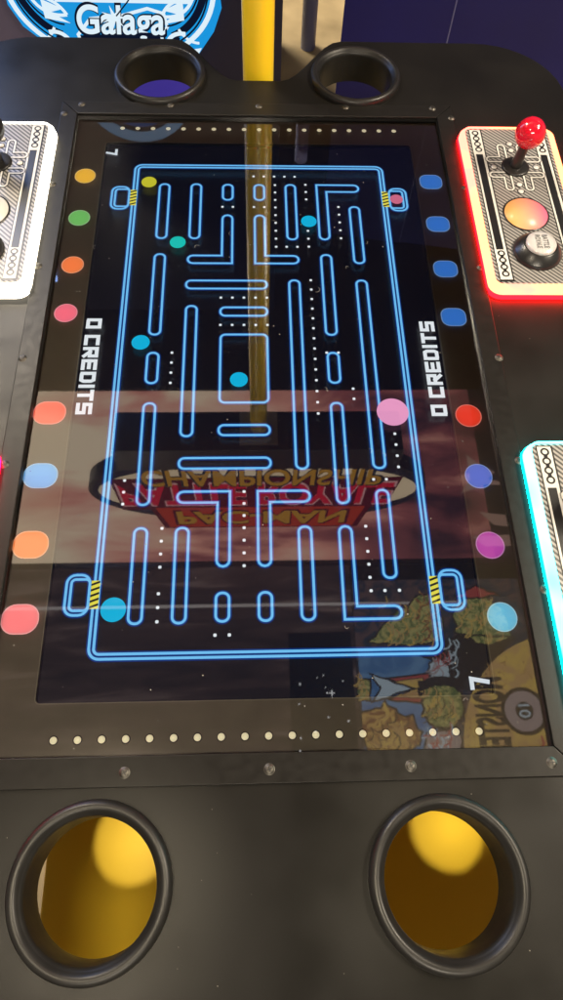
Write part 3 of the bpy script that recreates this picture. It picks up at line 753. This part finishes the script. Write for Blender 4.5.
M['po_blue'] = poster_mat('poster_blue', (.06, .16, .36), (.12, .25, .45), 5, PS); M['po_ink'] = em('poster_ink', (.03, .02, .015), PS); M['po_red'] = em('poster_red', (.40, .07, .06), PS)
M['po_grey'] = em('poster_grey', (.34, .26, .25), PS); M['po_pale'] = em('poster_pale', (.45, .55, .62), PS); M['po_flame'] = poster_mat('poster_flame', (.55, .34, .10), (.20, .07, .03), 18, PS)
bm = bmesh.new()
prd = random.Random(11)
def organic(pts, amp=.012, n=5):
    out = []
    for i, a in enumerate(pts):
        b = pts[(i + 1) % len(pts)]
        for k in range(n): out.append((a[0] + (b[0] - a[0]) * k / n + prd.uniform(-amp, amp), a[1] + (b[1] - a[1]) * k / n + prd.uniform(-amp, amp)))
    return out
def blob(pts, z, m, amp=.012, ink=.008):
    q = organic(list(pts), amp); pf(q, z, m); ribbon(bm, q, ink, z - .0004, True, 3)
def strokes(cx, cy, rx, ry, n, z, m, w=.006):
    """a tuft of curved painted strokes"""
    for k in range(n):
        x0, y0 = cx + prd.uniform(-rx, rx), cy + prd.uniform(-ry, ry); a = prd.uniform(-.5, .5) + 1.2
        L = prd.uniform(.03, .08); ribbon(bm, [(x0 + L * t * math.cos(a + t), y0 + L * t * math.sin(a + t)) for t in (-.6, -.2, .2, .6)], w * prd.uniform(.6, 1.3), z - k * 1e-5, False, m)
def pf(pts, z, m):
    pts = list(pts); ar = sum(a[0] * b[1] - b[0] * a[1] for a, b in zip(pts, pts[1:] + pts[:1]))
    face(bm, pts[::-1] if ar > 0 else pts, z, m)
POM = [M['po_gold'], M['po_green'], M['po_blue'], M['po_ink'], M['po_red'], M['po_grey'], M['po_pale'], M['po_flame']]
# laid out in the poster's own x, y; y up the sheet is towards the mural
pf([(-.365, -.02), (.04, -.02), (.06, .10), (-.365, .10)], 0, 2); pf([(-.365, -.425), (-.05, -.425), (-.05, -.02), (-.365, -.02)], -.0001, 2)
blob([(-.32, .13), (-.18, .26), (-.05, .36), (.02, .34), (.02, .14), (-.12, .11)], -.001, 1); strokes(-.10, .21, .13, .10, 22, -.0016, 0); strokes(-.06, .22, .07, .11, 16, -.0019, 7, .008)
blob([(.08, .30), (.20, .36), (.32, .28), (.33, .14), (.22, .10), (.08, .16)], -.001, 1); strokes(.20, .22, .10, .10, 20, -.0016, 0, .007); blob([(.10, .33), (.20, .39), (.30, .34), (.20, .33)], -.002, 4, .006)
blob([(-.36, -.18), (-.27, -.13), (-.16, -.19), (-.12, -.28), (-.18, -.34), (-.20, -.42), (-.36, -.42)], -.001, 7, .014); strokes(-.26, -.26, .08, .09, 18, -.0016, 0, .009); strokes(-.25, -.30, .09, .1, 14, -.0018, 3, .005)
blob([(-.25, -.03), (-.06, -.01), (-.06, -.14), (-.25, -.12), (-.13, -.075)], -.0012, 4, .003); blob([(-.22, -.045), (-.09, -.03), (-.09, -.12), (-.22, -.105), (-.12, -.075)], -.0017, 0, .003, .004)
blob([(-.32, -.01), (-.14, -.075), (-.32, -.13), (-.28, -.07)], -.0022, 6, .004); blob([(-.38, -.03), (-.325, -.03), (-.325, -.12), (-.38, -.12)], -.0022, 1, .006); strokes(-.35, -.075, .02, .04, 8, -.0026, 0, .005)
blob([(-.09, .06), (.10, .16), (.34, .14), (.12, -.10), (.04, -.06), (.02, .03)], -.0008, 3, .008); strokes(.06, .05, .03, .07, 9, -.0014, 6, .006)
blob([(-.06, .03), (-.02, .055), (.03, .03), (.035, -.03), (-.01, -.05), (-.055, -.025)], -.0018, 6, .006); strokes(-.01, .0, .03, .03, 7, -.0022, 5, .005); strokes(.01, .04, .03, .02, 6, -.0023, 4, .006)
blob([(-.11, -.10), (-.06, -.06), (.04, -.065), (.075, -.11), (.07, -.19), (.03, -.235), (-.06, -.24), (-.105, -.19)], -.002, 1, .008, .010); strokes(-.02, -.15, .07, .065, 20, -.0026, 0, .007); strokes(-.03, -.15, .06, .05, 10, -.0029, 3, .004)
blob([(-.115, -.085), (-.02, -.055), (.07, -.07), (.085, -.035), (-.02, -.025), (-.11, -.05)], -.003, 3, .006)
blob([(-.10, -.26), (-.02, -.24), (.04, -.26), (.05, -.40), (-.13, -.40)], -.0022, 5, .010); strokes(-.04, -.32, .07, .06, 16, -.0028, 6, .008); strokes(-.04, -.32, .07, .06, 12, -.0030, 4, .006)
gold = [(.545, .145), (.545, -.425), (.052, -.425)] + [(.54 - .49 * math.sin(math.radians(a)), -.35 + .5 * math.cos(math.radians(a))) for a in range(95, 4, -6)]
pf(gold, -.0034, 0); strokes(.30, -.02, .10, .06, 9, -.0038, 7, .004); strokes(.09, -.30, .02, .09, 8, -.0038, 7, .004); strokes(.42, -.36, .08, .05, 14, -.0038, 4, .010)
cx, cy = .33, -.178
for r, zz, m in ((.100, -.0058, 3), (.084, -.0066, 5), (.038, -.0074, 3)): pf(circle(cx, cy, r, 40), zz, m)
obj('poster_artwork', bm, POM, po)
# lettering faces down: seen in the glass it runs down the picture with its tops to the left
def ceil_word(body, w, h, cx, cy, m, zz, o_):
    me = fit(text_mesh(body, .2, 0, o_), w, h)
    me.transform(Matrix(((0, -1, 0, cx), (-1, 0, 0, cy), (0, 0, 1, zz), (0, 0, 0, 1))))
    for p_ in me.polygons: pass
    me.flip_normals(); obj('poster_lettering', me, m, po)
ceil_word('MONSTER', .33, .14, .185, -.197, M['po_ink'], -.0062, .008)
ceil_word('10', .055, .05, cx, cy, M['po_pale'], -.0082, .003)
